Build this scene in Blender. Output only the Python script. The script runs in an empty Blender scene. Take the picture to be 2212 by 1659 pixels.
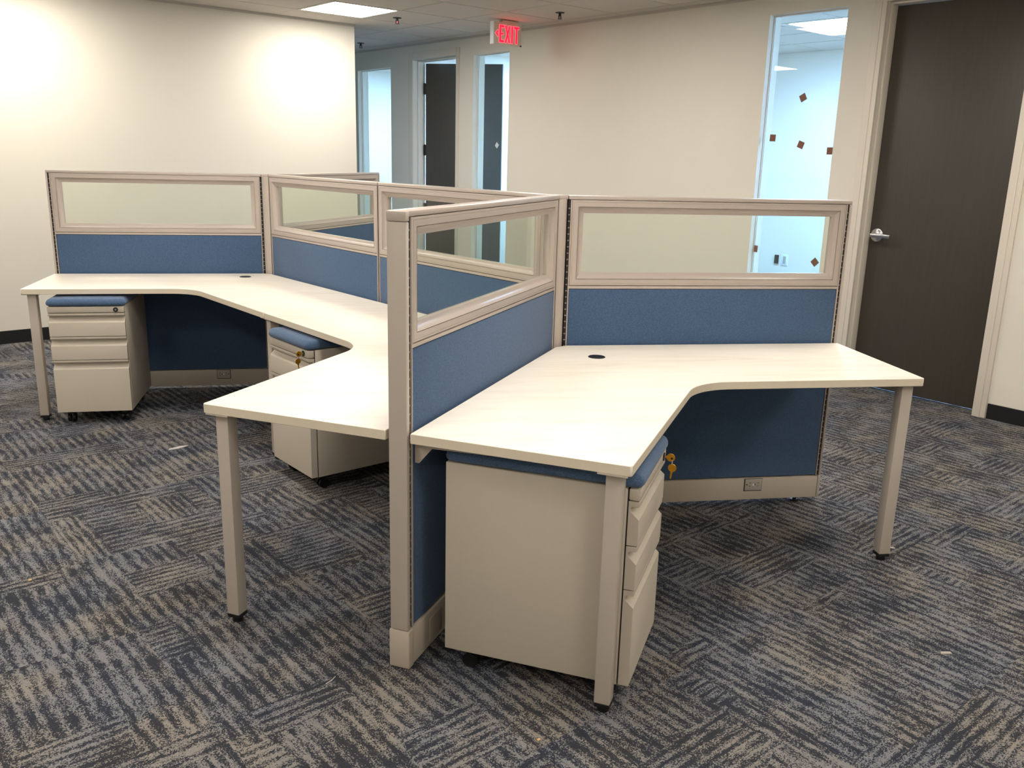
import bpy, bmesh, math, random
from mathutils import Vector, Matrix
random.seed(7)
SC = bpy.context.scene
COL = SC.collection
R = math.radians
def d2(a): return Vector((math.cos(R(a)), math.sin(R(a)), 0.0))

# ------------------------------------------------------------------ camera
CX, CY, CZ, YAW, PITCH, ROLL, FPX = -0.8102, -3.5037, 1.4921, 10.5214, -14.4981, 1.4699, 1905.74
y_, p_, r_ = R(YAW), R(PITCH), R(ROLL)
fw = Vector((math.sin(y_)*math.cos(p_), math.cos(y_)*math.cos(p_), math.sin(p_)))
rt = Vector((math.cos(y_), -math.sin(y_), 0)); up = rt.cross(fw)
rt2 = rt*math.cos(r_) + up*math.sin(r_); up2 = -rt*math.sin(r_) + up*math.cos(r_)
cd = bpy.data.cameras.new('camera'); cam = bpy.data.objects.new('camera', cd); COL.objects.link(cam)
M = Matrix.Identity(4)
for i in range(3):
    M[i][0], M[i][1], M[i][2], M[i][3] = rt2[i], up2[i], -fw[i], (CX, CY, CZ)[i]
cam.matrix_world = M
cd.sensor_width = 36.0; cd.sensor_fit = 'HORIZONTAL'; cd.lens = FPX*36.0/2212.0; cd.clip_start = 0.05
SC.camera = cam

# ------------------------------------------------------------------ world, exposure, lamp levels
w = bpy.data.worlds.new('world'); SC.world = w; w.use_nodes = True
w.node_tree.nodes['Background'].inputs[0].default_value = (0.75, 0.87, 1.0, 1)
w.node_tree.nodes['Background'].inputs[1].default_value = 0.3
SC.view_settings.view_transform = 'Standard'; SC.view_settings.look = 'None'
SC.view_settings.gamma = 1.0; SC.view_settings.use_curve_mapping = False
SC.view_settings.exposure = 1.48
LAMP_ROOM = ((1.0, 0.945, 0.87), 10.8)
LAMP_OFFICE = ((0.34, 0.58, 1.0), 72.0)

# ------------------------------------------------------------------ helpers: materials
def s2l(c):
    c /= 255.0
    return c/12.92 if c <= 0.04045 else ((c+0.055)/1.055)**2.4
def rgb(r, g, b): return (s2l(r), s2l(g), s2l(b), 1)
class NT:
    def __init__(s, name):
        s.m = bpy.data.materials.new(name); s.m.use_nodes = True; s.t = s.m.node_tree
        s.b = s.t.nodes['Principled BSDF']; s.out = s.t.nodes['Material Output']
    def n(s, typ, **kw):
        nd = s.t.nodes.new(typ)
        for k, v in kw.items():
            if k.startswith('i_'): nd.inputs[k[2:].replace('_', ' ')].default_value = v
            elif k.startswith('n') and k[1:].isdigit(): nd.inputs[int(k[1:])].default_value = v
            else: setattr(nd, k, v)
        return nd
    def l(s, a, b): s.t.links.new(a, b)
    def math(s, op, a, b=None, c=None):
        nd = s.t.nodes.new('ShaderNodeMath'); nd.operation = op
        for i, v in enumerate((a, b, c)):
            if v is None: continue
            if isinstance(v, (int, float)): nd.inputs[i].default_value = v
            else: s.l(v, nd.inputs[i])
        return nd.outputs[0]
    def mix(s, f, a, b):
        nd = s.t.nodes.new('ShaderNodeMix'); nd.data_type = 'RGBA'
        for k, v in (('Factor', f),):
            if isinstance(v, (int, float)): nd.inputs[0].default_value = v
            else: s.l(v, nd.inputs[0])
        for i, v in ((6, a), (7, b)):
            if isinstance(v, tuple): nd.inputs[i].default_value = v
            else: s.l(v, nd.inputs[i])
        return nd.outputs[2]
def simple(name, col, rough=0.5, metal=0.0, noise=0.0, nscale=40, bump=0.0, bscale=300, spec=0.5, coat=0.0):
    t = NT(name); b = t.b
    b.inputs['Base Color'].default_value = col; b.inputs['Roughness'].default_value = rough
    b.inputs['Metallic'].default_value = metal; b.inputs['Specular IOR Level'].default_value = spec
    b.inputs['Coat Weight'].default_value = coat
    tc = t.n('ShaderNodeTexCoord')
    if noise > 0:
        nz = t.n('ShaderNodeTexNoise', i_Scale=nscale, i_Detail=3.0); t.l(tc.outputs['Object'], nz.inputs['Vector'])
        c2 = tuple(max(0, x*(1-noise)) for x in col[:3]) + (1,)
        c3 = tuple(min(1, x*(1+noise)) for x in col[:3]) + (1,)
        t.l(t.mix(nz.outputs['Fac'], c2, c3), b.inputs['Base Color'])
    if bump > 0:
        nb = t.n('ShaderNodeTexNoise', i_Scale=bscale, i_Detail=2.0); t.l(tc.outputs['Object'], nb.inputs['Vector'])
        bp = t.n('ShaderNodeBump', i_Strength=bump, i_Distance=0.001); t.l(nb.outputs['Fac'], bp.inputs['Height'])
        t.l(bp.outputs[0], b.inputs['Normal'])
    return t.m

MAT = {}
MAT['wall'] = simple('wall_paint', rgb(230, 224, 210), 0.75, noise=0.015, nscale=3, bump=0.12, bscale=220, spec=0.2)
MAT['trim'] = simple('trim_paint', rgb(226, 217, 202), 0.45, spec=0.4)
MAT['putty'] = simple('putty_paint', rgb(190, 179, 167), 0.42, noise=0.03, nscale=260, bump=0.15, bscale=700, spec=0.5)
MAT['putty_gloss'] = simple('putty_trim', rgb(184, 172, 162), 0.28, noise=0.02, nscale=200, spec=0.55)
MAT['putty_base'] = simple('putty_base', rgb(190, 178, 163), 0.4, noise=0.03, nscale=260, spec=0.5)
MAT['steel'] = simple('cabinet_paint', rgb(194, 184, 168), 0.5, noise=0.04, nscale=320, bump=0.2, bscale=900, spec=0.4)
MAT['black'] = simple('black_plastic', rgb(14, 14, 15), 0.45, bump=0.05)
MAT['slot'] = simple('dark_standard', rgb(24, 20, 20), 0.6)
MAT['tick'] = simple('slot_metal', rgb(150, 142, 138), 0.35, metal=0.6)
MAT['base_black'] = simple('rubber_baseboard', rgb(22, 21, 24), 0.5, noise=0.1, nscale=8)
MAT['chrome'] = simple('satin_chrome', rgb(205, 205, 208), 0.22, metal=0.95)
MAT['brass'] = simple('brass', rgb(214, 156, 42), 0.32, metal=0.85, noise=0.2, nscale=150)
MAT['edge'] = simple('desk_edge_band', rgb(226, 214, 192), 0.4, noise=0.03, nscale=90, spec=0.4)
MAT['ceil'] = simple('ceiling_tile', rgb(216, 207, 196), 0.9, noise=0.05, nscale=260, bump=0.5, bscale=350, spec=0.1)
MAT['grid'] = simple('ceiling_grid', rgb(204, 196, 185), 0.5, spec=0.3)
MAT['tape'] = simple('brown_tape', rgb(122, 74, 52), 0.5, noise=0.08, nscale=60)
MAT['tape_w'] = simple('white_tape', rgb(210, 214, 216), 0.5, noise=0.03)
MAT['outlet'] = simple('outlet_plastic', rgb(176, 166, 156), 0.4, noise=0.03)
MAT['plate_w'] = simple('white_plastic', rgb(225, 232, 236), 0.4, noise=0.02)
MAT['scrap'] = simple('paper_scrap', rgb(205, 200, 196), 0.8, noise=0.1, nscale=30)
MAT['crumb'] = simple('wood_chip', rgb(214, 178, 120), 0.8, noise=0.15, nscale=90)
MAT['signbody'] = simple('sign_housing', rgb(224, 208, 192), 0.5, noise=0.02)
MAT['gap'] = simple('underlay', rgb(30, 30, 34), 0.9, noise=0.1)

def wood_dark(name, col):
    t = NT(name); tc = t.n('ShaderNodeTexCoord')
    mp = t.n('ShaderNodeMapping'); mp.inputs['Scale'].default_value = (14, 14, 0.9); t.l(tc.outputs['Object'], mp.inputs[0])
    n1 = t.n('ShaderNodeTexNoise', i_Scale=4.0, i_Detail=6.0, i_Roughness=0.6); t.l(mp.outputs[0], n1.inputs['Vector'])
    n2 = t.n('ShaderNodeTexNoise', i_Scale=1.6, i_Detail=2.0); t.l(tc.outputs['Object'], n2.inputs['Vector'])
    f = t.math('ADD', t.math('MULTIPLY', n1.outputs['Fac'], 0.7), t.math('MULTIPLY', n2.outputs['Fac'], 0.5))
    c1 = tuple(x*0.72 for x in col[:3])+(1,); c2 = tuple(x*1.25 for x in col[:3])+(1,)
    t.l(t.mix(f, c1, c2), t.b.inputs['Base Color'])
    t.b.inputs['Roughness'].default_value = 0.48; t.b.inputs['Specular IOR Level'].default_value = 0.4
    return t.m
MAT['door'] = wood_dark('espresso_door', rgb(70, 64, 57))

def fabric(name, a, b, bright):
    t = NT(name); tc = t.n('ShaderNodeTexCoord')
    n1 = t.n('ShaderNodeTexNoise', i_Scale=520.0, i_Detail=2.0, i_Roughness=0.7); t.l(tc.outputs['Object'], n1.inputs['Vector'])
    mp = t.n('ShaderNodeMapping'); mp.inputs['Scale'].default_value = (160, 160, 900); t.l(tc.outputs['Object'], mp.inputs[0])
    n2 = t.n('ShaderNodeTexNoise', i_Scale=1.0, i_Detail=1.0); t.l(mp.outputs[0], n2.inputs['Vector'])
    f = t.math('MULTIPLY_ADD', t.math('ADD', n1.outputs['Fac'], n2.outputs['Fac']), 1.6, -1.1)
    f.node.use_clamp = True
    col = t.mix(f, a, b)
    t.l(col, t.b.inputs['Base Color']); t.b.inputs['Roughness'].default_value = 0.85
    t.b.inputs['Specular IOR Level'].default_value = 0.2
    t.b.inputs['Sheen Weight'].default_value = bright; t.b.inputs['Sheen Roughness'].default_value = 0.5
    bp = t.n('ShaderNodeBump', i_Strength=0.35, i_Distance=0.0008); t.l(n1.outputs['Fac'], bp.inputs['Height'])
    t.l(bp.outputs[0], t.b.inputs['Normal'])
    return t.m
MAT['fabric'] = fabric('blue_panel_fabric', rgb(52, 73, 100), rgb(84, 108, 140), 0.12)
MAT['cushion'] = fabric('blue_cushion_fabric', rgb(54, 76, 104), rgb(92, 116, 148), 0.2)

def laminate():
    t = NT('cream_laminate'); tc = t.n('ShaderNodeTexCoord')
    mp = t.n('ShaderNodeMapping'); mp.inputs['Rotation'].default_value = (0, 0, R(-15)); mp.inputs['Scale'].default_value = (1.6, 16, 1)
    t.l(tc.outputs['Object'], mp.inputs[0])
    n1 = t.n('ShaderNodeTexNoise', i_Scale=1.4, i_Detail=5.0, i_Roughness=0.62, i_Distortion=0.9); t.l(mp.outputs[0], n1.inputs['Vector'])
    cr = t.n('ShaderNodeValToRGB'); t.l(n1.outputs['Fac'], cr.inputs[0])
    e = cr.color_ramp.elements
    e[0].position = 0.30; e[0].color = rgb(228, 218, 204)
    e[1].position = 0.56; e[1].color = rgb(243, 235, 221)
    x = e.new(0.40); x.color = rgb(238, 229, 214)
    t.l(cr.outputs[0], t.b.inputs['Base Color'])
    t.b.inputs['Roughness'].default_value = 0.38; t.b.inputs['Specular IOR Level'].default_value = 0.45
    return t.m
MAT['laminate'] = laminate()

def carpet():
    t = NT('carpet_pattern'); tc = t.n('ShaderNodeTexCoord'); oi = t.n('ShaderNodeObjectInfo')
    geo = t.n('ShaderNodeNewGeometry')
    # local coordinates of each tile, shifted by the tile's own random number
    rnd = t.n('ShaderNodeCombineXYZ')
    t.l(t.math('MULTIPLY', oi.outputs['Random'], 61.0), rnd.inputs[0]); t.l(t.math('MULTIPLY', oi.outputs['Random'], 37.0), rnd.inputs[1])
    ad = t.n('ShaderNodeVectorMath', operation='ADD'); t.l(tc.outputs['Object'], ad.inputs[0]); t.l(rnd.outputs[0], ad.inputs[1])
    P = ad.outputs[0]
    # block cells decide the stripe direction
    sp = t.n('ShaderNodeSeparateXYZ'); t.l(P, sp.inputs[0])
    nj = t.n('ShaderNodeTexNoise', i_Scale=9.0, i_Detail=1.0); t.l(P, nj.inputs['Vector'])
    jit = t.math('MULTIPLY_ADD', nj.outputs['Fac'], 0.06, -0.03)
    bx = t.math('FLOOR', t.math('MULTIPLY', t.math('ADD', sp.outputs[0], jit), 1/0.25)); by = t.math('FLOOR', t.math('MULTIPLY', t.math('ADD', sp.outputs[1], jit), 1/0.21))
    cb = t.n('ShaderNodeCombineXYZ'); t.l(bx, cb.inputs[0]); t.l(by, cb.inputs[1])
    wn = t.n('ShaderNodeTexWhiteNoise', noise_dimensions='2D'); t.l(cb.outputs[0], wn.inputs['Vector'])
    flip = t.math('GREATER_THAN', wn.outputs['Value'], 0.76)
    def mixf(f, a, b): return t.math('ADD', t.math('MULTIPLY', a, t.math('SUBTRACT', 1.0, f)), t.math('MULTIPLY', b, f))
    U = mixf(flip, sp.outputs[0], t.math('MULTIPLY', sp.outputs[1], 1.35)); V = mixf(flip, sp.outputs[1], sp.outputs[0])
    # U across the stripes, V along them
    c1 = t.n('ShaderNodeCombineXYZ'); t.l(t.math('MULTIPLY', U, 9.0), c1.inputs[0]); t.l(t.math('MULTIPLY', V, 3.0), c1.inputs[1]); t.l(flip, c1.inputs[2])
    n1 = t.n('ShaderNodeTexNoise', i_Scale=1.0, i_Detail=2.0); t.l(c1.outputs[0], n1.inputs['Vector'])
    ph = t.math('ADD', t.math('MULTIPLY', U, 2*math.pi/0.043), t.math('MULTIPLY', n1.outputs['Fac'], 4.5))
    wv = t.math('SINE', ph)
    c2 = t.n('ShaderNodeCombineXYZ'); t.l(t.math('MULTIPLY', U, 75.0), c2.inputs[0]); t.l(t.math('MULTIPLY', V, 14.0), c2.inputs[1]); t.l(flip, c2.inputs[2])
    n2 = t.n('ShaderNodeTexNoise', i_Scale=1.0, i_Detail=3.0, i_Roughness=0.65); t.l(c2.outputs[0], n2.inputs['Vector'])
    n3 = t.n('ShaderNodeTexNoise', i_Scale=5.5, i_Detail=2.0); t.l(P, n3.inputs['Vector'])
    s = t.math('MULTIPLY_ADD', wv, 0.23, 0.42)
    s = t.math('ADD', s, t.math('MULTIPLY_ADD', n2.outputs['Fac'], 1.9, -0.95))
    s = t.math('ADD', s, t.math('MULTIPLY_ADD', n3.outputs['Fac'], 1.2, -0.6))
    # loops
    vo = t.n('ShaderNodeTexVoronoi', i_Scale=330.0); t.l(P, vo.inputs['Vector'])
    sv = t.n('ShaderNodeSeparateColor'); t.l(vo.outputs['Color'], sv.inputs[0])
    g = t.math('ADD', s, t.math('MULTIPLY_ADD', sv.outputs[0], 0.8, -0.40))
    mask = t.n('ShaderNodeMapRange', i_From_Min=0.38, i_From_Max=0.62); t.l(g, mask.inputs['Value'])
    tint = t.n('ShaderNodeTexNoise', i_Scale=3.0, i_Detail=1.0); t.l(P, tint.inputs['Vector'])
    tf = t.math('MULTIPLY_ADD', tint.outputs['Fac'], 4.0, -1.5); tf.node.use_clamp = True
    dark = t.mix(tf, rgb(54, 58, 68), rgb(61, 61, 63))
    dark = t.mix(t.math('MULTIPLY', sv.outputs[1], 0.6), dark, rgb(38, 41, 50))
    light = t.mix(tf, rgb(130, 131, 135), rgb(146, 139, 130))
    light = t.mix(t.math('MULTIPLY', sv.outputs[2], 0.5), light, rgb(104, 102, 102))
    col = t.mix(mask.outputs[0], dark, light)
    t.l(col, t.b.inputs['Base Color']); t.b.inputs['Roughness'].default_value = 0.95
    t.b.inputs['Specular IOR Level'].default_value = 0.1
    bp = t.n('ShaderNodeBump', i_Strength=0.6, i_Distance=0.002); bp.invert = True
    t.l(vo.outputs['Distance'], bp.inputs['Height']); t.l(bp.outputs[0], t.b.inputs['Normal'])
    return t.m
MAT['carpet'] = carpet()

def glass(name, tint, refl=1.0):
    t = NT(name); nt = t.t
    lw = t.n('ShaderNodeLayerWeight', i_Blend=0.5); tr = t.n('ShaderNodeBsdfTransparent'); gl = t.n('ShaderNodeBsdfGlossy')
    fr = t.math('MULTIPLY_ADD', t.math('POWER', lw.outputs['Facing'], 5.0), 0.96, 0.04)
    tr.inputs[0].default_value = tint; gl.inputs['Roughness'].default_value = 0.0
    tc = t.n('ShaderNodeTexCoord'); nz = t.n('ShaderNodeTexNoise', i_Scale=2.2, i_Detail=1.0); t.l(tc.outputs['Object'], nz.inputs['Vector'])
    bp = t.n('ShaderNodeBump', i_Strength=(0.0 if 'window' in name else 0.03), i_Distance=0.004); t.l(nz.outputs['Fac'], bp.inputs['Height']); t.l(bp.outputs[0], gl.inputs['Normal'])
    mx = t.n('ShaderNodeMixShader'); t.l(t.math('MULTIPLY', fr, refl), mx.inputs[0]); t.l(tr.outputs[0], mx.inputs[1]); t.l(gl.outputs[0], mx.inputs[2])
    t.l(mx.outputs[0], t.out.inputs[0]); return t.m
MAT['pane'] = glass('panel_glass', (0.955, 0.975, 0.945, 1))
MAT['winglass'] = glass('window_glass', (0.95, 0.985, 0.985, 1))

def emit(name, col, s):
    t = NT(name); e = t.n('ShaderNodeEmission', i_Strength=s); e.inputs[0].default_value = tuple(col)+(1,)
    tc = t.n('ShaderNodeTexCoord'); t.l(e.outputs[0], t.out.inputs[0]); return t.m
MAT['lamp'] = emit('lamp_diffuser', *LAMP_ROOM)
MAT['lamp_office'] = emit('office_lamp_diffuser', *LAMP_OFFICE)
MAT['exit_core'] = emit('exit_letters', (1.0, 0.006, 0.02), 1.4)
MAT['exit_edge'] = emit('exit_letter_edge', (1.0, 0.10, 0.12), 0.8)

# ------------------------------------------------------------------ helpers: meshes
class MB:
    def __init__(s): s.v = []; s.f = []; s.mi = []
    def face(s, pts, m=0):
        k = len(s.v); s.v += [tuple(p) for p in pts]; s.f.append(tuple(range(k, k+len(pts)))); s.mi.append(m)
    def box(s, x0, x1, y0, y1, z0, z1, m=0, f=None):
        k = len(s.v); P = [(x, y, z) for z in (z0, z1) for x, y in ((x0, y0), (x1, y0), (x1, y1), (x0, y1))]
        if f: P = [tuple(f(*q)) for q in P]
        s.v += P
        for q in ((0, 3, 2, 1), (4, 5, 6, 7), (0, 1, 5, 4), (1, 2, 6, 5), (2, 3, 7, 6), (3, 0, 4, 7)):
            s.f.append(tuple(k+i for i in q)); s.mi.append(m)
        return s
    def prism(s, poly, z0, z1, mt=0, ms=0):
        k = len(s.v); n = len(poly)
        s.v += [(p[0], p[1], z0) for p in poly] + [(p[0], p[1], z1) for p in poly]
        s.f.append(tuple(k+i for i in reversed(range(n)))); s.mi.append(ms)
        s.f.append(tuple(k+n+i for i in range(n))); s.mi.append(mt)
        for i in range(n):
            j = (i+1) % n; s.f.append((k+i, k+j, k+n+j, k+n+i)); s.mi.append(ms)
        return s
    def extr(s, prof, axis, a0, a1, m=0):
        """extrude a closed profile [(p,q)] along an axis: 'x' -> (a,p,q); 'y' -> (p,a,q)"""
        k = len(s.v); n = len(prof)
        mk = (lambda a, p: (a, p[0], p[1])) if axis == 'x' else (lambda a, p: (p[0], a, p[1]))
        s.v += [mk(a0, p) for p in prof] + [mk(a1, p) for p in prof]
        s.f.append(tuple(k+i for i in reversed(range(n)))); s.mi.append(m)
        s.f.append(tuple(k+n+i for i in range(n))); s.mi.append(m)
        for i in range(n):
            j = (i+1) % n; s.f.append((k+i, k+j, k+n+j, k+n+i)); s.mi.append(m)
        return s
    def cyl(s, c, ax, r, h, n=20, r2=None, m=0):
        r2 = r if r2 is None else r2
        ax = Vector(ax).normalized(); u = ax.orthogonal().normalized(); v = ax.cross(u); c = Vector(c)
        k = len(s.v)
        for rr, o in ((r, 0), (r2, h)):
            for i in range(n):
                a = 2*math.pi*i/n; s.v.append(tuple(c+ax*o+u*(rr*math.cos(a))+v*(rr*math.sin(a))))
        s.f.append(tuple(k+i for i in reversed(range(n)))); s.f.append(tuple(k+n+i for i in range(n))); s.mi += [m, m]
        for i in range(n):
            j = (i+1) % n; s.f.append((k+i, k+j, k+n+j, k+n+i)); s.mi.append(m)
        return s
    def torus(s, c, ax, r, r2, n=20, k2=8, m=0):
        ax = Vector(ax).normalized(); u = ax.orthogonal().normalized(); v = ax.cross(u); c = Vector(c); k = len(s.v)
        for i in range(n):
            a = 2*math.pi*i/n; d = u*math.cos(a)+v*math.sin(a)
            for j in range(k2):
                b = 2*math.pi*j/k2; s.v.append(tuple(c+d*(r+r2*math.cos(b))+ax*(r2*math.sin(b))))
        for i in range(n):
            for j in range(k2):
                s.f.append((k+i*k2+j, k+((i+1) % n)*k2+j, k+((i+1) % n)*k2+(j+1) % k2, k+i*k2+(j+1) % k2)); s.mi.append(m)
        return s
    def build(s, name, mats, parent=None, bevel=0.0, seg=2, smooth=False, loc=None, rz=0.0):
        me = bpy.data.meshes.new(name); bm = bmesh.new()
        vs = [bm.verts.new(p) for p in s.v]
        for f, m in zip(s.f, s.mi):
            try:
                fc = bm.faces.new([vs[i] for i in f]); fc.material_index = m
            except ValueError: pass
        bmesh.ops.recalc_face_normals(bm, faces=bm.faces)
        if bevel > 0:
            ed = [e for e in bm.edges if len(e.link_faces) == 2 and e.calc_face_angle(0) > R(25)]
            bmesh.ops.bevel(bm, geom=ed, offset=bevel, segments=seg, profile=0.5, affect='EDGES', clamp_overlap=True)
        if smooth or bevel > 0:
            for f in bm.faces: f.smooth = True
            for e in bm.edges:
                if len(e.link_faces) == 2: e.smooth = e.calc_face_angle(0) < R(40)
        bm.to_mesh(me); bm.free()
        for m in (mats if isinstance(mats, (list, tuple)) else [mats]): me.materials.append(MAT[m])
        o = bpy.data.objects.new(name, me); COL.objects.link(o)
        if parent is not None: o.parent = parent
        if loc is not None: o.location = loc
        o.rotation_euler.z = rz
        return o
def tag(o, label=None, cat=None, group=None, kind=None):
    if label: o['label'] = label
    if cat: o['category'] = cat
    if group: o['group'] = group
    if kind: o['kind'] = kind
    return o
def empty(name, loc=(0, 0, 0), rz=0.0, **kw):
    o = bpy.data.objects.new(name, None); COL.objects.link(o); o.location = loc; o.rotation_euler.z = rz; o.empty_display_size = 0.1
    return tag(o, **kw)
def inst(src, parent, loc, rz=0.0):
    o = src.copy(); COL.objects.link(o); o.parent = parent; o.location = loc; o.rotation_euler.z = rz; return o
def box(name, mats, x0, x1, y0, y1, z0, z1, parent=None, bevel=0.0, **kw):
    return MB().box(x0, x1, y0, y1, z0, z1).build(name, mats, parent, bevel, **kw)

# ------------------------------------------------------------------ room frame: x' = c (along 30 deg), y' = t (along 120 deg)
DC, DT = d2(30), d2(120)
def W(c, t, z=0.0): return DC*c + DT*t + Vector((0, 0, z))
RZ = R(30)                                    # objects built in (c, t, z) get this rotation about the world origin
CEIL = 2.62
def sbox(name, mats, *a, label=None, parent=None, bevel=0):
    if parent is None:
        o = box(name, mats, *a, bevel=bevel); o.rotation_euler.z = RZ; tag(o, label=label, kind='structure'); return o
    return box(name, mats, *a, parent=parent, bevel=bevel)

C0, T0, CW, TL = -5.5, -4.65, 3.17, 4.92      # room extents; right wall face, left wall face
CX1, COFF, CT = 3.31, 6.2, 8.9                # back face of right wall, far office wall, corridor end

# ---- floor: carpet laid as quarter-turned 61 cm squares over a sub-floor
fl = sbox('floor', 'gap', C0-0.1, COFF+0.1, T0-0.1, CT+0.1, -0.12, -0.006, label='dark blue and grey carpet tile floor')
TS = 0.61
tm = MB().box(-TS/2+0.0003, TS/2-0.0003, -TS/2+0.0003, TS/2-0.0003, -0.006, 0.0)
tile0 = None
nC, nT = 14, 16
c_lo = CW - nC*TS - 0.0; t_lo = TL - nT*TS
def lay(c, t):
    global tile0
    rz = (0 if random.random() < 0.84 else math.pi/2) + (math.pi if random.random() < .5 else 0)
    if tile0 is None:
        tile0 = tm.build('carpet_tile', 'carpet', fl); tile0.location = (c, t, 0); tile0.rotation_euler.z = rz
    else: inst(tile0, fl, (c, t, 0), rz)
for i in range(nC):
    for j in range(nT):
        lay(c_lo+(i+.5)*TS, t_lo+(j+.5)*TS)
for i in range(2):
    for j in range(6):
        lay(CW-(i+.5)*TS, TL+(j+.5)*TS)
cp = sbox('carpet_field', 'carpet', CW+0.001, COFF, T0, CT, -0.006, 0.0, parent=fl); cp['kind'] = 'stuff'

# ---- ceiling: suspended grid with lay-in tiles
ce = sbox('ceiling', 'ceil', C0-0.1, COFF+0.1, T0-0.1, CT+0.1, CEIL+0.03, CEIL+0.12, label='white suspended ceiling with square lay-in tiles')
GC, GT, GP = 1.82, 4.50, 0.61                 # grid origin and pitch
lampcells = []
for c in (1.515, -0.925, -3.365):
    for t in (4.195, 1.755, -0.685, -3.125):
        lampcells.append((round(c, 3), round(t, 3)))
off_lamps = [(4.665, 1.645), (4.665, -1.1), (4.97, 4.79), (4.665, 7.3)]  # all but the first are unseen panels added to brighten the offices
ctm = MB().box(-0.2975, 0.2975, -0.2975, 0.2975, -0.002, 0.008)
ct0 = None
def ctile(c, t):
    global ct0
    if ct0 is None:
        ct0 = ctm.build('ceiling_tile', 'ceil', ce, bevel=0.002, seg=1); ct0.location = (c, t, CEIL)
    else: inst(ct0, ce, (c, t, CEIL))
cells = []
for i in range(-12, 3):
    for j in range(-15, 8):
        c, t = GC-GP/2+i*GP, GT-GP/2+j*GP
        if c-0.3 < C0 or t-0.3 < T0: continue
        if c+0.31 > CW: continue
        if t+0.31 > TL and c < 1.9: continue
        if t > CT-.3: continue
        if any(abs(c-a) < .1 and abs(t-b) < .1 for a, b in lampcells): continue
        ctile(c, t)
        cells.append((c, t))
g = MB()
def gbar(c0, c1, t0, t1): g.box(c0, c1, t0, t1, CEIL-0.0035, CEIL+0.006)
for i in range(-12, 4):
    c = GC+i*GP
    if C0 < c < CW: gbar(c-0.006, c+0.006, T0, CT if c > 1.99 else TL)
for j in range(-15, 8):
    t = GT+j*GP
    if T0 < t < CT: gbar(C0 if t < TL else 1.99, CW, t-0.006, t+0.006)
gr = g.build('grid_bars', 'grid', ce); gr['kind'] = 'stuff'
# cut border tiles along the two walls and the wall angle
e = MB()
for j in range(-15, 7):
    t = GT-GP/2+j*GP
    if t-.3 > T0: e.box(GC+2*GP+.006, CW, t-.299, t+.299, CEIL-.003, CEIL+.008)
for i in range(-12, 1):
    c = GC-GP/2+i*GP
    if c-.3 > C0: e.box(c-.299, c+.299, GT+.006, TL, CEIL-.003, CEIL+.008)
e.box(GC+.006, 1.99, GT+.006, TL, CEIL-.003, CEIL+.008)
o = e.build('border_tiles', 'ceil', ce); o['kind'] = 'stuff'
a = MB(); a.box(C0, 1.99, TL-.022, TL, CEIL-.006, CEIL-.002).box(C0, 1.99, TL-.003, TL, CEIL-.022, CEIL-.002)
a.box(CW-.022, CW, T0, CT, CEIL-.006, CEIL-.002).box(CW-.003, CW, T0, CT, CEIL-.020, CEIL-.002)
a.build('wall_angle', 'grid', ce)
og = MB()
for k in range(-4, 14):
    og.box(CX1, COFF, GT-GP*9+k*GP-.006+.0, GT-GP*9+k*GP+.006, CEIL-.002, CEIL+.006)
for k in range(1, 8):
    c = 4.36-GP*2+k*GP
    if c > CX1: og.box(c-.006, c+.006, T0, CT, CEIL-.002, CEIL+.006)
o = og.build('office_grid_bars', 'grid', ce); o['kind'] = 'stuff'
o = sbox('office_tiles', 'ceil', CX1, COFF, T0, CT, CEIL+.001, CEIL+.02, parent=ce); o['kind'] = 'stuff'

# ---- walls
def wallx(name, pieces, label, mats='wall'):
    m = MB()
    for p in pieces: m.box(*p)
    o = m.build(name, mats); o.rotation_euler.z = RZ; tag(o, label=label, kind='structure'); return o
H1, H2 = CEIL+.03, 0.0
D1a, D1b, D1h = -0.471, 0.413, 2.487          # door 1 opening
W1a, W1b, W1h = 0.684, 1.275, 2.487
W2a, W2b, W2h = 4.105, 4.655, 2.443
D2a, D2b, D2h = 4.93, 5.705, 2.455
W3a, W3b, W3h = 6.156, 6.865, 2.405
SILL = 0.09
ops = [(D1a, D1b, 0, D1h), (W1a, W1b, SILL, W1h), (W2a, W2b, SILL, W2h), (D2a, D2b, 0, D2h), (W3a, W3b, SILL, W3h)]
pc = []; t = T0
for a_, b_, zl, zh in ops:
    pc.append((CW, CX1, t, a_, 0, H1)); pc.append((CW, CX1, a_, b_, zh, H1))
    if zl > 0: pc.append((CW, CX1, a_, b_, 0, zl))
    t = b_
pc.append((CW, CX1, t, CT, 0, H1))
wallx('wall_right', pc, 'long cream wall with the dark door and tall narrow windows')
wallx('wall_left', [(C0, 1.99, TL, TL+.12, 0, H1)], 'cream wall behind the left workstation')
wallx('wall_corridor', [(1.87, 1.99, TL+.121, CT, 0, H1)], 'hidden side wall of the corridor')
wallx('wall_end', [(1.87, COFF, CT, CT+.1, 0, H1)], 'end wall of the corridor')
wallx('wall_rear', [(C0, CW, T0-.1, T0, 0, H1)], 'cream wall behind the camera')
wallx('wall_side', [(C0-.1, C0, T0, TL+.12, 0, H1)], 'cream wall to the left of the camera')
wallx('wall_office', [(COFF, COFF+.1, T0, CT, 0, H1), (CX1, COFF, 3.66, 3.76, 0, H1), (CX1, COFF, 5.91, 6.01, 0, H1), (CX1, COFF, -1.7, -1.6, 0, H1)], 'office walls seen through the narrow windows')
def basebd(name, pieces, label):
    m = MB()
    for p in pieces: m.box(*p)
    o = m.build(name, 'base_black', bevel=.002, seg=1); o.rotation_euler.z = RZ; tag(o, label=label, kind='structure')
CS = 0.078
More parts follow.
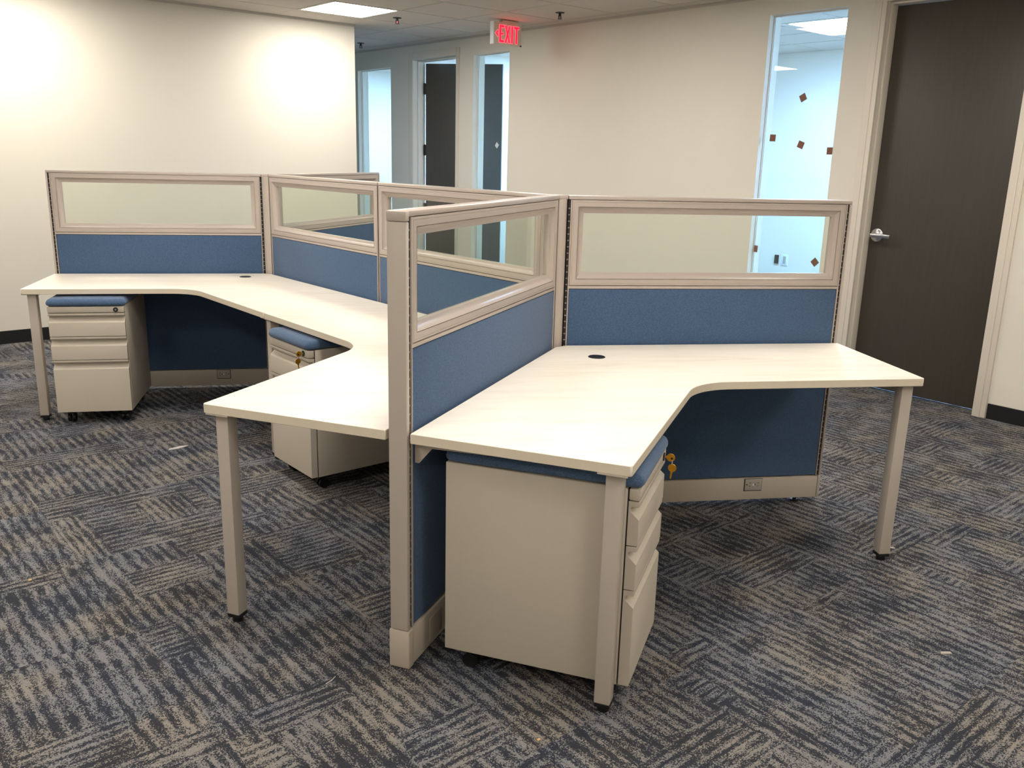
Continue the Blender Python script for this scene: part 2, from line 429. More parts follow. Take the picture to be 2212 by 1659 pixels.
basebd('baseboard_right', [(CW-.008, CW, T0, D1a-CS-.004, 0, .095), (CW-.008, CW, D1b+CS, W1a, 0, .095), (CW-.008, CW, W1b, W2a, 0, .095), (CW-.008, CW, W2b, D2a-.06, 0, .095), (CW-.008, CW, D2b+CS, W3a, 0, .095)], 'black rubber baseboard of the door wall')
basebd('baseboard_left', [(C0, 1.99, TL-.008, TL, 0, .1), (1.99, 1.998, TL-.008, CT, 0, .1)], 'black rubber baseboard of the left wall')

# ---- windows in the right wall
def window(name, a_, b_, zh, label):
    o = empty(name, (0, 0, 0), RZ, kind='structure', label=label)
    box('glass_pane', 'winglass', CW+.055, CW+.061, a_+.004, b_-.004, SILL+.004, zh-.004, parent=o)
    f = MB()
    for (p, q, r, s) in ((a_, a_+.006, SILL, zh), (b_-.006, b_, SILL, zh), (a_, b_, SILL, SILL+.008), (a_, b_, zh-.008, zh)):
        f.box(CW+.047, CW+.055, p, q, r, s); f.box(CW+.061, CW+.069, p, q, r, s)
    f.build('glazing_bead', 'trim', o)
    return o
window('window_1', W1a, W1b, W1h, 'tall narrow window beside the closed dark door')
window('window_2', W2a, W2b, W2h, 'tall narrow window beside the open dark door')
window('window_3', W3a, W3b, W3h, 'tall narrow window at the corridor')

# ---- doors
def casing(parent, a_, b_, h, cs, cf):
    m = MB()
    for s0, s1 in ((a_-cs, a_), (b_, b_+cs)):
        inn = s1 if s1 == a_ else s0; o_ = 1 if inn == b_ else -1
        # stepped face: outer board, then the inner raised stop
        m.box(CW-.016, CW+.01, min(inn, inn+o_*cs), max(inn, inn+o_*cs), 0, h+cs)
        m.box(CW+.001, CX1, min(inn, inn-o_*.0), max(inn+o_*.0, inn+o_*.02), 0, h)
    m.box(CW-.016, CW+.01, a_-cs, b_+cs, h, h+cs)
    return m.build('door_frame', 'trim', parent, bevel=.003)
d1 = empty('door_1', (0, 0, 0), RZ, kind='structure', label='closed dark brown door with a silver lever')
m = MB()
for sgn, e_ in ((1, D1b), (-1, D1a)):
    a0, a1 = sorted((e_, e_+sgn*CS)); m.box(CW-.016, CW+.004, a0, a1, 0, D1h+CS)
    a0, a1 = sorted((e_-sgn*.001, e_-sgn*.014)); m.box(CW+.03, CX1, a0, a1, 0, D1h-.002)
    a0, a1 = sorted((e_+sgn*.03, e_+sgn*.048)); m.box(CW-.021, CW-.014, a0, a1, 0, D1h+.04)
m.box(CW-.016, CW+.004, D1a+.0005, D1b-.0005, D1h, D1h+CS); m.box(CW+.03, CX1, D1a+.014, D1b-.014, D1h-.014, D1h-.001)
m.build('door_frame', 'trim', d1, bevel=.003)
box('door_slab', 'door', CW+.095, CW+.138, D1a+.016, D1b-.016, .012, D1h-.018, parent=d1, bevel=.002)
hl = MB().cyl((CW+.095, .342, 1.04), (-1, 0, 0), .044, .010, 28).cyl((CW+.085, .342, 1.04), (-1, 0, 0), .040, .008, 28, r2=.018)
hl.cyl((CW+.082, .342, 1.04), (-1, 0, 0), .011, .045, 16)
hl.box(CW+.026, CW+.040, .225, .362, 1.028, 1.052)
hl.build('door_lever', 'chrome', d1, bevel=.003)
d2o = empty('door_2', (0, 0, 0), RZ, kind='structure', label='open dark door at the corridor mouth')
m = MB()
for sgn, e_, cw in ((1, D2b, .085), (-1, D2a, .045)):
    a0, a1 = sorted((e_, e_+sgn*cw)); m.box(CW-.014, CW+.004, a0, a1, 0, D2h+.075)
    a0, a1 = sorted((e_+.0, e_-sgn*.012)); m.box(CW+.05, CX1, a0, a1, 0, D2h-.002)
m.box(CW-.014, CW+.004, D2a+.0005, D2b-.0005, D2h, D2h+.075); m.box(CW+.05, CX1, D2a+.012, D2b-.012, D2h-.014, D2h-.001)
m.build('door_frame', 'trim', d2o, bevel=.003)
hx, hy = CX1-.02, D2b-.018
ang = math.atan2(-0.696, 0.552)
sl = MB().box(0.012, .86, -.022, .022, .012, 2.428).build('door_slab', 'door', d2o, bevel=.002, loc=(hx+.02, hy+.0, 0), rz=ang)
for z in (2.17, 1.53, .9, .25):
    MB().box(-.014, .016, -.026, -.004, z-.055, z+.055).cyl((0.0, -.026, z-.06), (0, 0, 1), .008, .12, 12).build('hinge', 'black', d2o, loc=(hx+.02, hy+.0, 0), rz=ang)
MB().cyl((.80, -.022, 1.0), (0, -1, 0), .03, .012, 20).box(.70, .81, -.060, -.048, .99, 1.01).cyl((.80, -.022, 1.0), (0, -1, 0), .01, .036, 12).build('door_lever', 'chrome', d2o, loc=(hx+.02, hy, 0), rz=ang)

# ---- ceiling lights
def light(c, t, lab, mat='lamp', group='square panel lights in the room ceiling'):
    o = empty('ceiling_light', W(c, t, CEIL), RZ, label=lab, cat='light', group=group)
    f = MB()
    for a0, a1, b0, b1 in ((-.302, .302, -.302, -.284), (-.302, .302, .284, .302), (-.302, -.284, -.284, .284), (.284, .302, -.284, .284)):
        f.box(a0, a1, b0, b1, -.006, .012)
    f.build('light_frame', 'trim', o)
    box('diffuser', mat, -.284, .284, -.284, .284, -.004, .004, parent=o)
    return o
for k, (c, t) in enumerate(lampcells):
    if k == 0: light(c, t, 'glowing square ceiling panel light near the left wall corner', group=None)
    else: light(c, t, 'glowing square ceiling panel light outside the frame')
for k, (c, t) in enumerate(off_lamps):
    light(c, t, 'cool white ceiling panel light seen through the right window' if k == 0 else 'added cool ceiling panel brightening the offices, unseen behind the wall', 'lamp_office', None if k == 0 else 'added office lights out of sight')

# ---- sprinklers
def sprinkler(c, t, lab):
    o = empty('sprinkler_head', W(c, t, CEIL), RZ, label=lab, cat='sprinkler')
    MB().cyl((0, 0, -.007), (0, 0, 1), .036, .006, 24, r2=.038).build('escutcheon', 'black', o)
    MB().cyl((0, 0, -.03), (0, 0, 1), .010, .024, 12).box(-.014, -.010, -.003, .003, -.048, -.024).box(.010, .014, -.003, .003, -.048, -.024).box(-.012, .012, -.003, .003, -.028, -.024).build('frame_arms', 'black', o)
    MB().cyl((0, 0, -.046), (0, 0, 1), .003, .018, 8).build('glass_bulb', 'exit_edge' if 'red' in lab else 'chrome', o)  # emissive red paints the gleam on the bulb; it is no lamp
    MB().cyl((0, 0, -.052), (0, 0, 1), .019, .002, 16).build('deflector', 'black', o)
sprinkler(2.735, 2.965, 'dark ceiling sprinkler to the right of the exit sign')
sprinkler(2.02, 4.25, 'small ceiling sprinkler with a red bulb beside the lit panel')
sprinkler(2.76, 6.1, 'dark sprinkler in the dim corridor ceiling')

# ---- exit sign
ex = empty('exit_sign', W(2.725, 3.60, 2.60), RZ, label='ceiling hung exit sign with glowing red letters and arrow', cat='sign')
box('housing', 'signbody', -.150, .150, 0, .045, -.185, -.006, parent=ex, bevel=.004)
box('side_cap', 'plate_w', -.163, -.1505, -.002, .047, -.187, -.004, parent=ex, bevel=.003)
MB().box(-.07, .10, -.012, .057, -.006, .006).box(-.06, .09, -.006, .051, .006, .012).build('canopy', 'signbody', ex, bevel=.002)
box('housing_clip', 'slot', .136, .152, -.003, .001, -.187, -.176, parent=ex)
def letter(name, polys):
    for nm, mt, gr_, y in ((name, 'exit_core', 0.0, -.0045), (name+'_rim', 'exit_edge', .0035, -.0025)):
        m = MB()
        for pl in polys:
            cx = sum(p[0] for p in pl)/len(pl); cz = sum(p[1] for p in pl)/len(pl)
            # grow outline outward for the rim
            n = len(pl); out = []
            ar = sum(pl[i][0]*pl[(i+1) % n][1]-pl[(i+1) % n][0]*pl[i][1] for i in range(n))
            sg = 1 if ar > 0 else -1
            for i in range(n):
                p0, p1, p2 = Vector(pl[i-1]), Vector(pl[i]), Vector(pl[(i+1) % n])
                a1 = (p1-p0).normalized(); a2 = (p2-p1).normalized()
                n1 = Vector((a1.y, -a1.x))*sg; n2 = Vector((a2.y, -a2.x))*sg
                b = (n1+n2); b = b/max(.4, b.length_squared)*2
                out.append((p1.x+b.x*gr_, p1.y+b.y*gr_))
            m.extr(out, 'y', y, 0.0, 0)
        # fix orientation: extr 'y' maps (p, a, q)
        m.build(nm, mt, ex)
Z0, Z1, th = -.168, -.030, .018
letter('letter_e', [[(-.098, Z0), (-.048, Z0), (-.048, Z0+th), (-.081, Z0+th), (-.081, -.106), (-.054, -.106), (-.054, -.092), (-.081, -.092), (-.081, Z1-th), (-.048, Z1-th), (-.048, Z1), (-.098, Z1)]])
letter('letter_x', [[(-.038, Z0), (-.022, Z0), (-.008, -.118), (.006, Z0), (.022, Z0), (.001, -.099), (.022, Z1), (.006, Z1), (-.008, -.080), (-.022, Z1), (-.038, Z1), (-.017, -.099)]])
letter('letter_i', [[(.034, Z0), (.051, Z0), (.051, Z1), (.034, Z1)]])
letter('letter_t', [[(.083, Z0), (.100, Z0), (.100, Z1-th), (.120, Z1-th), (.120, Z1), (.063, Z1), (.063, Z1-th), (.083, Z1-th)]])
letter('arrow', [[(-.140, -.099), (-.116, -.124), (-.107, -.117), (-.123, -.099), (-.107, -.081), (-.116, -.074)]])

# ---- tape squares stuck on the window glass (face the room)
def tape(t, z, r, lab, mat='tape', s=.024):
    m = MB(); q = [(s*math.cos(R(r+45+90*k))*1.41, s*math.sin(R(r+45+90*k))*1.41) for k in range(4)]
    pl = [(t+a_, z+b_) for a_, b_ in q]
    k = len(m.v); m.v += [(CW+.0546, a_, b_) for a_, b_ in pl] + [(CW+.0534, a_, b_) for a_, b_ in pl]
    m.f += [(0, 1, 2, 3), (7, 6, 5, 4)] + [(i, (i+1) % 4, 4+(i+1) % 4, 4+i) for i in range(4)]; m.mi += [0]*6
    c = W(CW+.054, t, z)
    m.v = [(x-(CW+.054), y-t, zz-z) for x, y, zz in m.v]
    o = m.build('tape_square', mat); o.location = c; o.rotation_euler.z = RZ
    tag(o, lab, 'tape', 'small squares stuck on the window glass')
cg = -.01   # glass plane sits slightly nearer than the measured plane
tape(.985, 1.933, 62, 'brown tape square on the right window, topmost, tilted')
tape(1.198, 1.663, 2, 'brown tape square on the right window at the left edge, second from top')
tape(.965, 1.617, 20, 'brown slightly turned tape square in the middle of the right window')
tape(.735, 1.578, 0, 'brown tape square half hidden at the right edge of the right window')
tape(1.060, 1.160, 0, 'brown tape square just under the top rail of the right divider glass')
tape(1.262, .866, 3, 'brown tape square low at the left edge of the right window')
tape(.757, .818, 45, 'brown diamond tape square, lowest on the right window')
tape(4.335, 1.588, 40, 'pale tape square on the window beside the open door', 'tape_w', .022)
pl = empty('wall_outlet', W(COFF, 2.90, .45), RZ, label='white outlet plate low on the office wall behind the right window', cat='outlet')
box('cover_plate', 'plate_w', -.008, -.0005, -.04, .04, -.062, .062, parent=pl, bevel=.002)
box('receptacle', 'outlet', -.011, -.008, -.018, .018, -.04, .04, parent=pl)
pl = empty('data_jack', W(COFF, 3.0, .45), RZ, label='small dark jack box low on the office wall behind the right window', cat='outlet')
box('jack_body', 'black', -.02, -.0005, -.024, .024, -.048, .048, parent=pl, bevel=.004)
box('jack_port', 'slot', -.022, -.02, -.010, .010, -.012, .012, parent=pl)

# ------------------------------------------------------------------ dividers
T = 0.058; HH = 1.346
LA, LB, LC, LD, LE, LF = 1.2646, 1.2961, 1.2939, 1.3392, 1.262, 1.372
aA, aD, aE, aF, aC = 181.154, 238.854, -1.0845, 59.98, 120.0
P3 = Vector((0, 0, 0)); P1 = d2(120)*(LB+LC)
def frame_mesh(x0, x1, z0, z1, fl_, bv, ho=.028, hi=.009, n=4):
    """mitred ring: flat face, then a rounded bevel down to the glass, on both sides"""
    loops = []
    def lp(i, y): loops.append([(x0+i, y, z0+i), (x1-i, y, z0+i), (x1-i, y, z1-i), (x0+i, y, z1-i)])
    seq = [(0, ho-.003), (.0015, ho-.0005), (.002, ho), (.0075, ho), (.0078, ho-.001), (.0084, ho-.001), (.0087, ho), (fl_-.0012, ho), (fl_-.001, ho-.0035), (fl_+.001, ho-.0035), (fl_+.0012, ho)]
    for k in range(1, n+1):
        a = k/n*math.pi/2; seq.append((fl_+.001+bv*math.sin(a)**1.0*1.0 if False else fl_+.001+bv*(1-math.cos(a))*0.55+bv*.45*k/n, ho-(ho-hi)*(math.sin(a)*.35+.65*k/n)))
    for i, y in seq: lp(i, -y)
    for i, y in reversed(seq): lp(i, y)
    m = MB()
    for L in loops: m.v += L
    n_ = len(loops)
    for a_ in range(n_):
        b_ = (a_+1) % n_
        for k in range(4):
            l = (k+1) % 4; m.f.append((a_*4+k, a_*4+l, b_*4+l, b_*4+k)); m.mi.append(0)
    return m
def panel(label, hub, ang, s0, s1, free, ztoe=.025, outlet=None, outside=-1, knock=None, slot0=.012, cover=None):
    L = s1-s0; mid = hub + d2(ang)*((s0+s1)/2)
    o = empty('divider_panel', mid, R(ang), label=label, cat='office divider', group='blue fabric dividers of the workstation cluster')
    X0, X1 = -L/2, L/2
    xe = X1-(cover or .010) if free else X1
    a_, b_ = X0+slot0, xe-((.015 if cover else .011) if free else .006)    # frame body
    h = .0285
    MB().box(X0+.002, (X1-.001 if free else X1-.002), -.0265, .0265, 1.332, 1.344).box(X0+.002, (X1-.001 if free else X1-.002), -h, h, 1.3305, HH).build('top_cap', 'putty_gloss', o, bevel=.003)
    frame_mesh(a_+.004, b_-.004, .987, 1.329, .027, .024).build('glazing_frame', 'putty_gloss', o, smooth=True)
    box('glass_pane', 'pane', a_+.05, b_-.05, -.003, .003, 1.033, 1.283, parent=o)
    box('trim_strip', 'putty_gloss', a_+.003, b_-.003, -.0275, .0275, .9735, .985, parent=o, bevel=.002)
    for sg in (-1, 1):
        y0, y1 = sorted((sg*.006, sg*.0265))
        box('fabric_tile', 'fabric', a_+.005, b_-.005, y0, y1, .130, .972, parent=o, bevel=.004)
    for xa, xb in ((a_-.001, a_+.0035), (b_-.0035, b_+.001)):
        box('edge_rail', 'putty_gloss', xa, xb, -h, h, .128, 1.330, parent=o, bevel=.001)
    # slotted standards
    for xa, xb in (((X0, a_-.001),) + (((b_+.001, xe-.0005),) if free else ((b_+.001, X1),))):
        if xb-xa < .002: continue
        m = MB().box(xa+.001, xb-.0003, -.0235, .0235, .13, 1.329, 0)
        if xb-xa > .006:
            n = 46
            for k in range(n):
                z = .15+k*.0254
                m.box(xa+.002, xb-.002, -.0242, .0242, z, z+.005, 1)
        m.build('slotted_standard', ['slot', 'tick'], o)
    if free:
        if cover:
            box('end_cover', 'putty', xe, X1, -.029, .029, .128, 1.318, parent=o, bevel=.004)
            box('end_cap', 'putty', xe, X1+.0005, -.0295, .0295, 1.3185, HH-.0005, parent=o, bevel=.003)
        else:
            m = MB().box(xe, X1, -.0285, -.013, .128, 1.330).box(xe, X1, .013, .0285, .128, 1.330).box(xe, X1-.006, -.013, .013, .128, 1.33)
            m.build('end_cover', 'putty_gloss', o, bevel=.002)
    # raceway
    bx0, bx1 = X0+.004, (X1-.0005 if free else X1-.004)
    if free and cover:
        box('raceway_cover', 'putty_base', bx0, X1-.034, -.032, .032, ztoe, .124, parent=o, bevel=.003)
        box('raceway_end_cap', 'putty_base', X1-.0335, X1+.001, -.0335, .0335, ztoe-.004, .126, parent=o, bevel=.005)
    else:
        box('raceway_cover', 'putty_base', bx0, bx1-.014, -.032, .032, ztoe, .125, parent=o, bevel=.003)
        box('raceway_end_cap', 'putty_base', bx1-.0135, bx1, -.0325, .0325, ztoe, .127, parent=o, bevel=.002)
    for x in (X0+.10, X1-.10):
        MB().cyl((x, 0, 0), (0, 0, 1), .019, .006, 18).cyl((x, 0, .006), (0, 0, 1), .008, ztoe-.005, 10).build('levelling_foot', 'black', o)
    if outlet:
        xm, side = outlet; xm = xm-(s0+s1)/2; s = side
        ys = sorted((s*.0318, s*.0350))
        op = box('outlet', 'outlet', xm-.040, xm+.040, ys[0], ys[1], .070, .124-.0, parent=o, bevel=.002)
        op.location.z = -.001
        m = MB(); yy = sorted((s*.0350, s*.0356))
        for q in (-.017, .021):
            m.cyl((xm+q-.014*1, s*.0350, .098), (0, s, 0), .0032, .0006, 10)
            m.box(xm+q-.004, xm+q+.005, yy[0], yy[1], .1045, .1065); m.box(xm+q-.004, xm+q+.004, yy[0], yy[1], .0895, .0912)
        m.build('outlet_slots', 'slot', op)
        fr = MB(); ys2 = sorted((s*.0318, s*.0326)); fr.box(xm-.0435, xm+.0415, ys2[0], ys2[1], .0665, .1255); fr.build('outlet_gasket', 'slot', op)
        MB().cyl((xm+.0, s*.0350, .097), (0, s, 0), .005, .0008, 12).build('outlet_button', 'plate_w', op)
    if knock:
        x, s = knock; x = x-(s0+s1)/2; ys = sorted((s*.0318, s*.0335))
        box('knockout_cover', 'putty_base', x-.085, x, ys[0], ys[1], ztoe+.016, .100, parent=o, bevel=.001)
    return o
r0 = .045
panel('left divider with a blue fabric panel, behind the farthest desk by the cream wall', P1, aA, r0, LA, True, outlet=(.331, 1))
panel('spine divider between the left corner post and the middle desk', P1, 300.0, r0, LB-.002, False)
panel('spine divider just behind the nearest one, seen through its glass', P3, aC, r0, LC-.002, False)
panel('nearest divider whose broad end post stands in the picture centre', P3, aD, r0, LD, True, ztoe=.007, cover=.020, knock=(1.20, 1))
panel('widest divider at the right with a view of the dark door beyond', P3, aE, r0, LE, True, outlet=(.9405, -1))
panel('farthest divider, seen through the glass of the left ones', P1, aF, r0, LF, True)
def hub(P, dirs, label):
    o = empty('corner_post', P, 0, label=label, cat='post', group='three way posts joining the dividers')
    MB().cyl((0, 0, .02), (0, 0, 1), .026, 1.31, 6).build('core', 'slot', o)
    m = MB()
    pts = []
    for a_ in dirs:
        for q in (-25, 25): pts.append(d2(a_+q)*.0525)
    k0 = sorted(pts, key=lambda v: math.atan2(v.y, v.x))
    MB().prism([(v.x, v.y) for v in k0], 1.333, HH+.0005).build('post_cap', 'putty_gloss', o, bevel=.001)
    for a_ in dirs:
        u = d2(a_); v = d2(a_+90)
        prof = [(-.0225, .0425), (-.012, .0485), (0, .0505), (.012, .0485), (.0225, .0425), (.0225, .038), (-.0225, .038)]
        pr = [(u*q+v*p).to_2d() for p, q in prof]
        MB().prism([(p.x, p.y) for p in pr], .008, 1.3325).build('post_cover', 'putty_gloss', o, bevel=.0012, seg=1)
    return o
hub(P3, (300, 180, 60), 'grey corner post joining the nearest and right dividers')
hub(P1, (240.5, 120.5, 0), 'grey corner post joining the left dividers at the farthest desk')

# ------------------------------------------------------------------ desks
HD, TH, WO, GPB = 0.7405, 0.029, 0.667, T/2+.010
def line_int(p, d, q, e):
    k = (q-p); cr = d.x*e.y-d.y*e.x; s = (k.x*e.y-k.y*e.x)/cr; return p+d*s
def desk(label, hubp, a1, l1, a2, l2, legs, grommet=None, bracket=None, out=0.0, rad=.22):
    u1, u2 = d2(a1), d2(a2); n1, n2 = d2(a1+90), d2(a2-90)
    O = hubp
    def off(g_): return line_int(O+n1*g_, u1, O+n2*g_, u2)
    ic = off(WO); bc = off(GPB); cen = off(.36)
    o = empty('corner_desk', (cen.x, cen.y, 0), 0, label=label, cat='desk', group='cream corner desks of the workstation cluster')
    P = []
    def rnd(p, da, db, r=.008):   # small rounded outer corner
        for k in range(4):
            t_ = k/3; a_ = p+da*r*(1-t_)**2 if False else None
            P.append(p + da*(r*(1-t_)**2) + db*(r*t_**2))
    P.append(O+u1*l1+n1*GPB)
    rnd(O+u1*l1+n1*WO, -n1, -u1)
    # fillet on the inner corner
    half = R(60); tl = rad/math.tan(half)      # tangent length, interior angle 120
    A_ = ic+u1*tl; B_ = ic+u2*tl; cc = A_+n1*rad
    s_a = math.atan2((A_-cc).y, (A_-cc).x); e_a = math.atan2((B_-cc).y, (B_-cc).x)
    dlt = (e_a-s_a+math.pi) % (2*math.pi)-math.pi
    for k in range(17):
        t_ = s_a+dlt*k/16; P.append(cc+Vector((math.cos(t_), math.sin(t_), 0))*rad)
    rnd(O+u2*l2+n2*WO, -u2, -n2)
    P.append(O+u2*l2+n2*GPB)
    P.append(bc+u2*.035); P.append(bc+u1*.035)
    loc = [((p-cen).x, (p-cen).y) for p in P]
    MB().prism(loc, HD-TH, HD, 0, 1).build('desktop', ['laminate', 'edge'], o, bevel=.0015, seg=1)
    LG = .045
    for hb, a_, sgn, s_, n_ in legs:     # centre at hub + u*s + n*n_
        u = d2(a_); n = d2(a_+90*sgn); c = hb+u*s_+n*n_-cen; c.z = 0
        lg = MB().box(-LG/2, LG/2, -LG/2, LG/2, .030, HD-TH-.004).build('leg', 'putty', o, bevel=.003, loc=c, rz=R(a_))
        MB().box(-LG/2+.0005, LG/2-.0005, -LG/2+.0005, LG/2-.0005, .018, .0298).cyl((0, 0, 0), (0, 0, 1), .017, .018, 20).build('foot', 'black', lg, bevel=.0008, seg=1)
        MB().box(-.045, .045, -.04, .04, HD-TH-.004, HD-TH).build('mounting_plate', 'steel', lg)
    if grommet:
        g_ = Vector((grommet[0], grommet[1], 0))-cen
        MB().cyl((g_.x, g_.y, HD), (0, 0, 1), .034, .0018, 32, r2=.0325).build('grommet', 'black', o, bevel=0, smooth=True)
    if bracket:
        hb, a_, sgn, s_ = bracket; u = d2(a_)
        c = hb+u*s_-cen; c.z = 0
        prof = [(.032*sgn, .642), (.045*sgn, .642), (.085*sgn, .690), (.40*sgn, .700), (.40*sgn, HD-TH), (.032*sgn, HD-TH)]
        m = MB(); m.extr(prof, 'x', -.0015, .0015); m.box(-.03, .0015, *sorted((.034*sgn, .40*sgn)), HD-TH-.003, HD-TH)
        m.build('bracket', 'putty', o, loc=c, rz=R(a_))
    return o
LO = .021+.0225; LI = WO-.028-.0225
desk('nearest right corner desk, one leg in front of the drawer unit with the hanging keys', P3, aD, LD, 360+aE, LE,
     [(P3, aE, -1, LE-LO, LI), (P3, aD, 1, LD-LO, LI)], grommet=(.126, -.258), bracket=(P3, aD, 1, LD-.045))
desk('middle corner desk between the centre divider and the spine, free leg at front left', P3, aC, LC-.001, aD, LD,
     [(P3, aD, -1, LD-LO, LI)])
desk('farthest left corner desk, tucked against the cream wall side, with a round cable cap', P1, aA, LA, 300.0, LB-.001,
     [(P1, aA, 1, LA-LO, LI), (P3, aC, 1, LC+.002, .622)], grommet=(-1.443, 2.045))

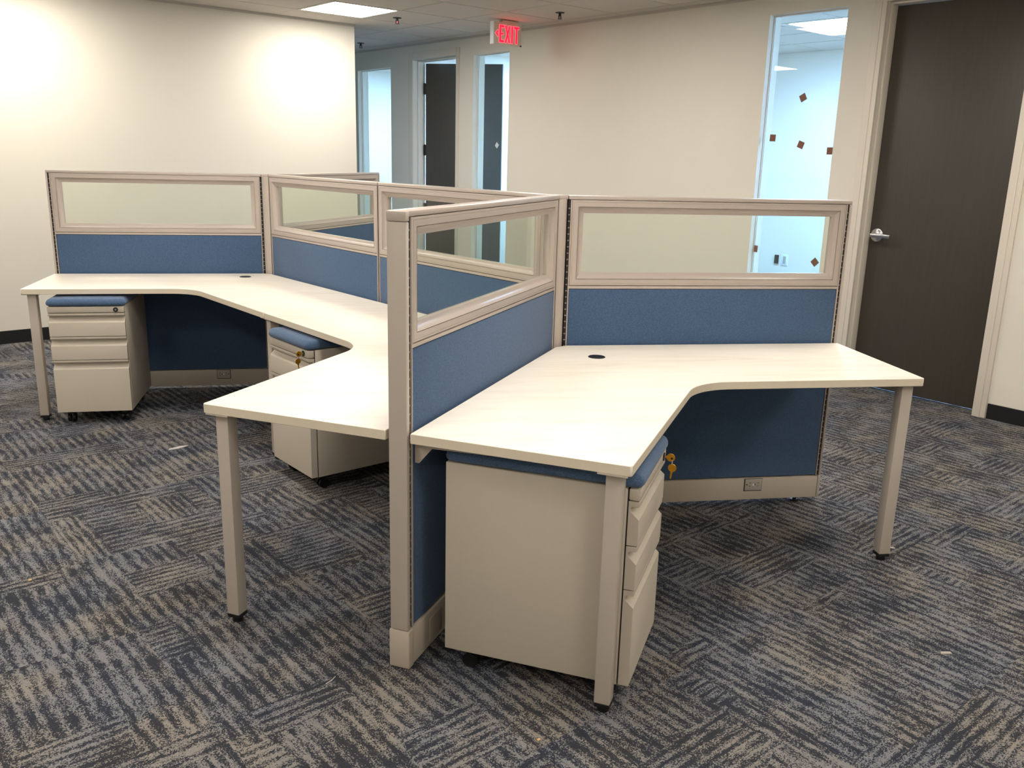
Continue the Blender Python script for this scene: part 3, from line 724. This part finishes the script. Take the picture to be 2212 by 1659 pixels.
# ------------------------------------------------------------------ drawer units
def pedestal(pos, rz, label, keys):
    o = empty('drawer_pedestal', (pos[0], pos[1], 0), R(rz), label=label, cat='drawer unit', group='rolling three drawer units under the desks')
    hw, D, ZB, ZT = .1925, .555, .072, .655
    MB().box(-hw, hw, .034, D, ZB-.002, ZT).build('case', 'steel', o, bevel=.003)
    MB().box(-hw+.004, hw-.004, .0295, .040, ZB+.002, ZT-.003).build('front_gap_shade', 'slot', o)  # dark strip stands in for the shade in the gap behind the drawers
    MB().box(-hw+.001, hw-.001, 0, .0300, .6215, ZT).build('top_rail', 'steel', o, bevel=.004)
    for z0, z1 in ((.4935, .6185), (.3645, .4905), (ZB, .3615)):
        pr = [(.0, z0), (.0, z1-.050), (.022, z1-.030), (.0245, z1-.020), (.020, z1-.0145), (.004, z1-.0135), (.001, z1-.012), (.001, z1-.001), (.002, z1), (.030, z1), (.030, z0)]
        dr = MB(); dr.extr(pr, 'x', -hw+.0015, hw-.0015); dr.build('drawer', 'steel', o, bevel=.0008, seg=1)
    # cushion: rounded block
    bm = bmesh.new(); nx, ny = 12, 16
    cw, cl, zb, zt = hw+.006, D/2+.006, ZT+.001, .7
    me = MB()
    def P_(u, v, s):
        # superellipse pillow
        x, y = cw*u, cl*v
        ex = max(abs(u)**1, 0); e = 1-min(1, max((abs(u)*cw-(cw-.026))/.026, 0)**2+max((abs(v)*cl-(cl-.026))/.026, 0)**2)
        hgt = math.sqrt(max(e, 0))
        zc = zb+.016
        return (x, y, zc+(zt-zc)*hgt*(1-.06*(u*u+v*v)) if s > 0 else zc-(zc-zb)*hgt**.7)
    def ks(n, L_):
        a_ = [-1+(.026/L_)*(1-math.cos(math.pi/2*k/5)) for k in range(6)]
        return a_ + [a_[-1]+(-2*a_[-1])*k/n for k in range(1, n)] + [-q for q in reversed(a_)]
    us, vs = ks(6, cw), ks(8, cl)
    grid = {}
    for s in (1, -1):
        for i, u in enumerate(us):
            for j, v in enumerate(vs):
                # round plan corners
                x, y = u*cw, v*cl; rx, ry = abs(x)-(cw-.026), abs(y)-(cl-.026)
                uu, vv = u, v
                if rx > 0 and ry > 0:
                    l = math.hypot(rx, ry)
                    mxr = max(rx, ry)
                    k = mxr/l if l > 0 else 1
                    uu = math.copysign((cw-.026+rx*k)/cw, u); vv = math.copysign((cl-.026+ry*k)/cl, v)
                grid[s, i, j] = len(me.v); me.v.append(P_(uu, vv, s))
        for i in range(len(us)-1):
            for j in range(len(vs)-1):
                me.f.append((grid[s, i, j], grid[s, i+1, j], grid[s, i+1, j+1], grid[s, i, j+1])); me.mi.append(0)
    c_ = me.build('cushion', 'cushion', o, smooth=True, loc=(0, D/2-.001, 0))
    bm2 = bmesh.new(); bm2.from_mesh(c_.data); bmesh.ops.remove_doubles(bm2, verts=bm2.verts, dist=.0005); bmesh.ops.recalc_face_normals(bm2, faces=bm2.faces)
    for f in bm2.faces: f.smooth = True
    for e_ in bm2.edges: e_.smooth = True
    bm2.to_mesh(c_.data); bm2.free(); bm.free()
    lk = MB().cyl((.150, 0, .638), (0, -1, 0), .0125, .003, 24).build('lock', 'black', o)
    MB().cyl((.150, -.003, .638), (0, -1, 0), .0055, .001, 16).box(.1492, .1508, -.0046, -.0038, .634, .642).build('lock_core', 'chrome', lk)
    for x, y in ((-.14, .07), (.14, .07), (-.14, .48), (.14, .48)):
        cs = MB()
        cs.box(x-.016, x+.016, y-.016, y+.020, .046, .070)
        for q in (-.013, .013):
            cs.cyl((x+q-.006, y+.008, .0235), (1, 0, 0), .0235, .012, 20)
        cs.cyl((x-.012, y+.008, .0235), (1, 0, 0), .006, .024, 10)
        cs.build('caster', 'black', o)
    if keys:
        wpos = o.matrix_basis @ Vector((.150, 0, .638))
        k = empty('key_set', wpos, R(rz), label=keys, cat='keys', group='brass key pairs left in the drawer locks')
        def key(nm, rot, loc, L_=.028):
            m = MB(); m.cyl((-.0011, 0, 0), (1, 0, 0), .0125, .0022, 20)
            m.extr([(-.0035, -.009), (.0035, -.009), (.0032, -L_*.95), (0, -L_-.002), (-.0018, -L_), (-.0018, -L_*.8), (-.003, -L_*.72), (-.0018, -L_*.62), (-.003, -.017)], 'x', -.001, .001)
            q = m.build(nm, 'brass', k, bevel=.0004, seg=1); q.location = loc; q.rotation_euler = (rot, 0, 0); return q
        # blade points into the lock (+y): rotate -z towards +y
        key('key', R(90), (0, -.0215, 0), .0155)
        MB().torus((0, -.0265, -.015), (0, 1, 0.1), .008, .0009, 20, 6).build('key_ring', 'chrome', k)
        key('key', R(4), (.0005, -.0275, -.032), .034)
        MB().cyl((-.0025, -.025, -.002), (1, 0, 0), .0035, .005, 10).build('key_hole', 'slot', k)
    return o
pedestal((-2.212, 1.489), 1.4, 'rolling drawer unit with blue cushion under the farthest left desk', None)
pedestal((-1.096, .470), -60.3, 'rolling drawer unit partly hidden under the middle desk, key in its lock', 'brass keys hanging from the half hidden middle drawer unit')
pedestal((.018, -1.272), 60.3, 'nearest rolling drawer unit, its broad side panel behind the front desk leg', 'two brass keys dangling from the nearest drawer unit')

# ------------------------------------------------------------------ litter on the carpet
def bit(name, c, t, pts, h, mat, lab, cat, rz=0.0):
    m = MB().prism(pts, .0004, h); o = m.build(name, mat); o.location = W(c, t, 0); o.rotation_euler.z = RZ+R(rz)
    k = random.Random(hash(name) & 255)
    tag(o, lab, cat); return o
bit('paper_scrap', -.964, 1.732, [(-.05, -.008), (-.01, -.014), (.03, -.006), (.055, .004), (.02, .016), (-.02, .010), (-.045, .006)], .004, 'scrap', 'torn whitish paper scrap on the carpet left of the middle desk leg', 'paper', 0)
bit('paper_scrap', .859, -1.137, [(-.010, -.003), (.008, -.004), (.011, .002), (-.006, .005)], .003, 'scrap', 'tiny white scrap on the carpet beside the right desk leg', 'paper', -60)
bit('plastic_clip', .232, -1.635, [(-.018, -.007), (.018, -.004), (.016, .007), (-.014, .006)], .004, 'outlet', 'small grey plastic clip lying on the carpet at lower right', 'clip', -40)
bit('wood_chip', -1.895, .614, [(-.006, -.003), (.004, -.005), (.007, .002), (-.003, .005)], .003, 'crumb', 'tan chip on the carpet at the left picture edge', 'chip')
bit('wood_chip', -1.069, -1.154, [(-.004, -.003), (.004, -.003), (.005, .003), (-.003, .004)], .003, 'crumb', 'tan chip on the carpet at the bottom centre', 'chip')
bit('thread', -1.364, -.577, [(-.022, -.0012), (0, -.003), (.022, .001), (.022, .0022), (0, -.0012), (-.022, .0006)], .002, 'scrap', 'pale bit of thread on the carpet left of the centre post', 'thread', 20)
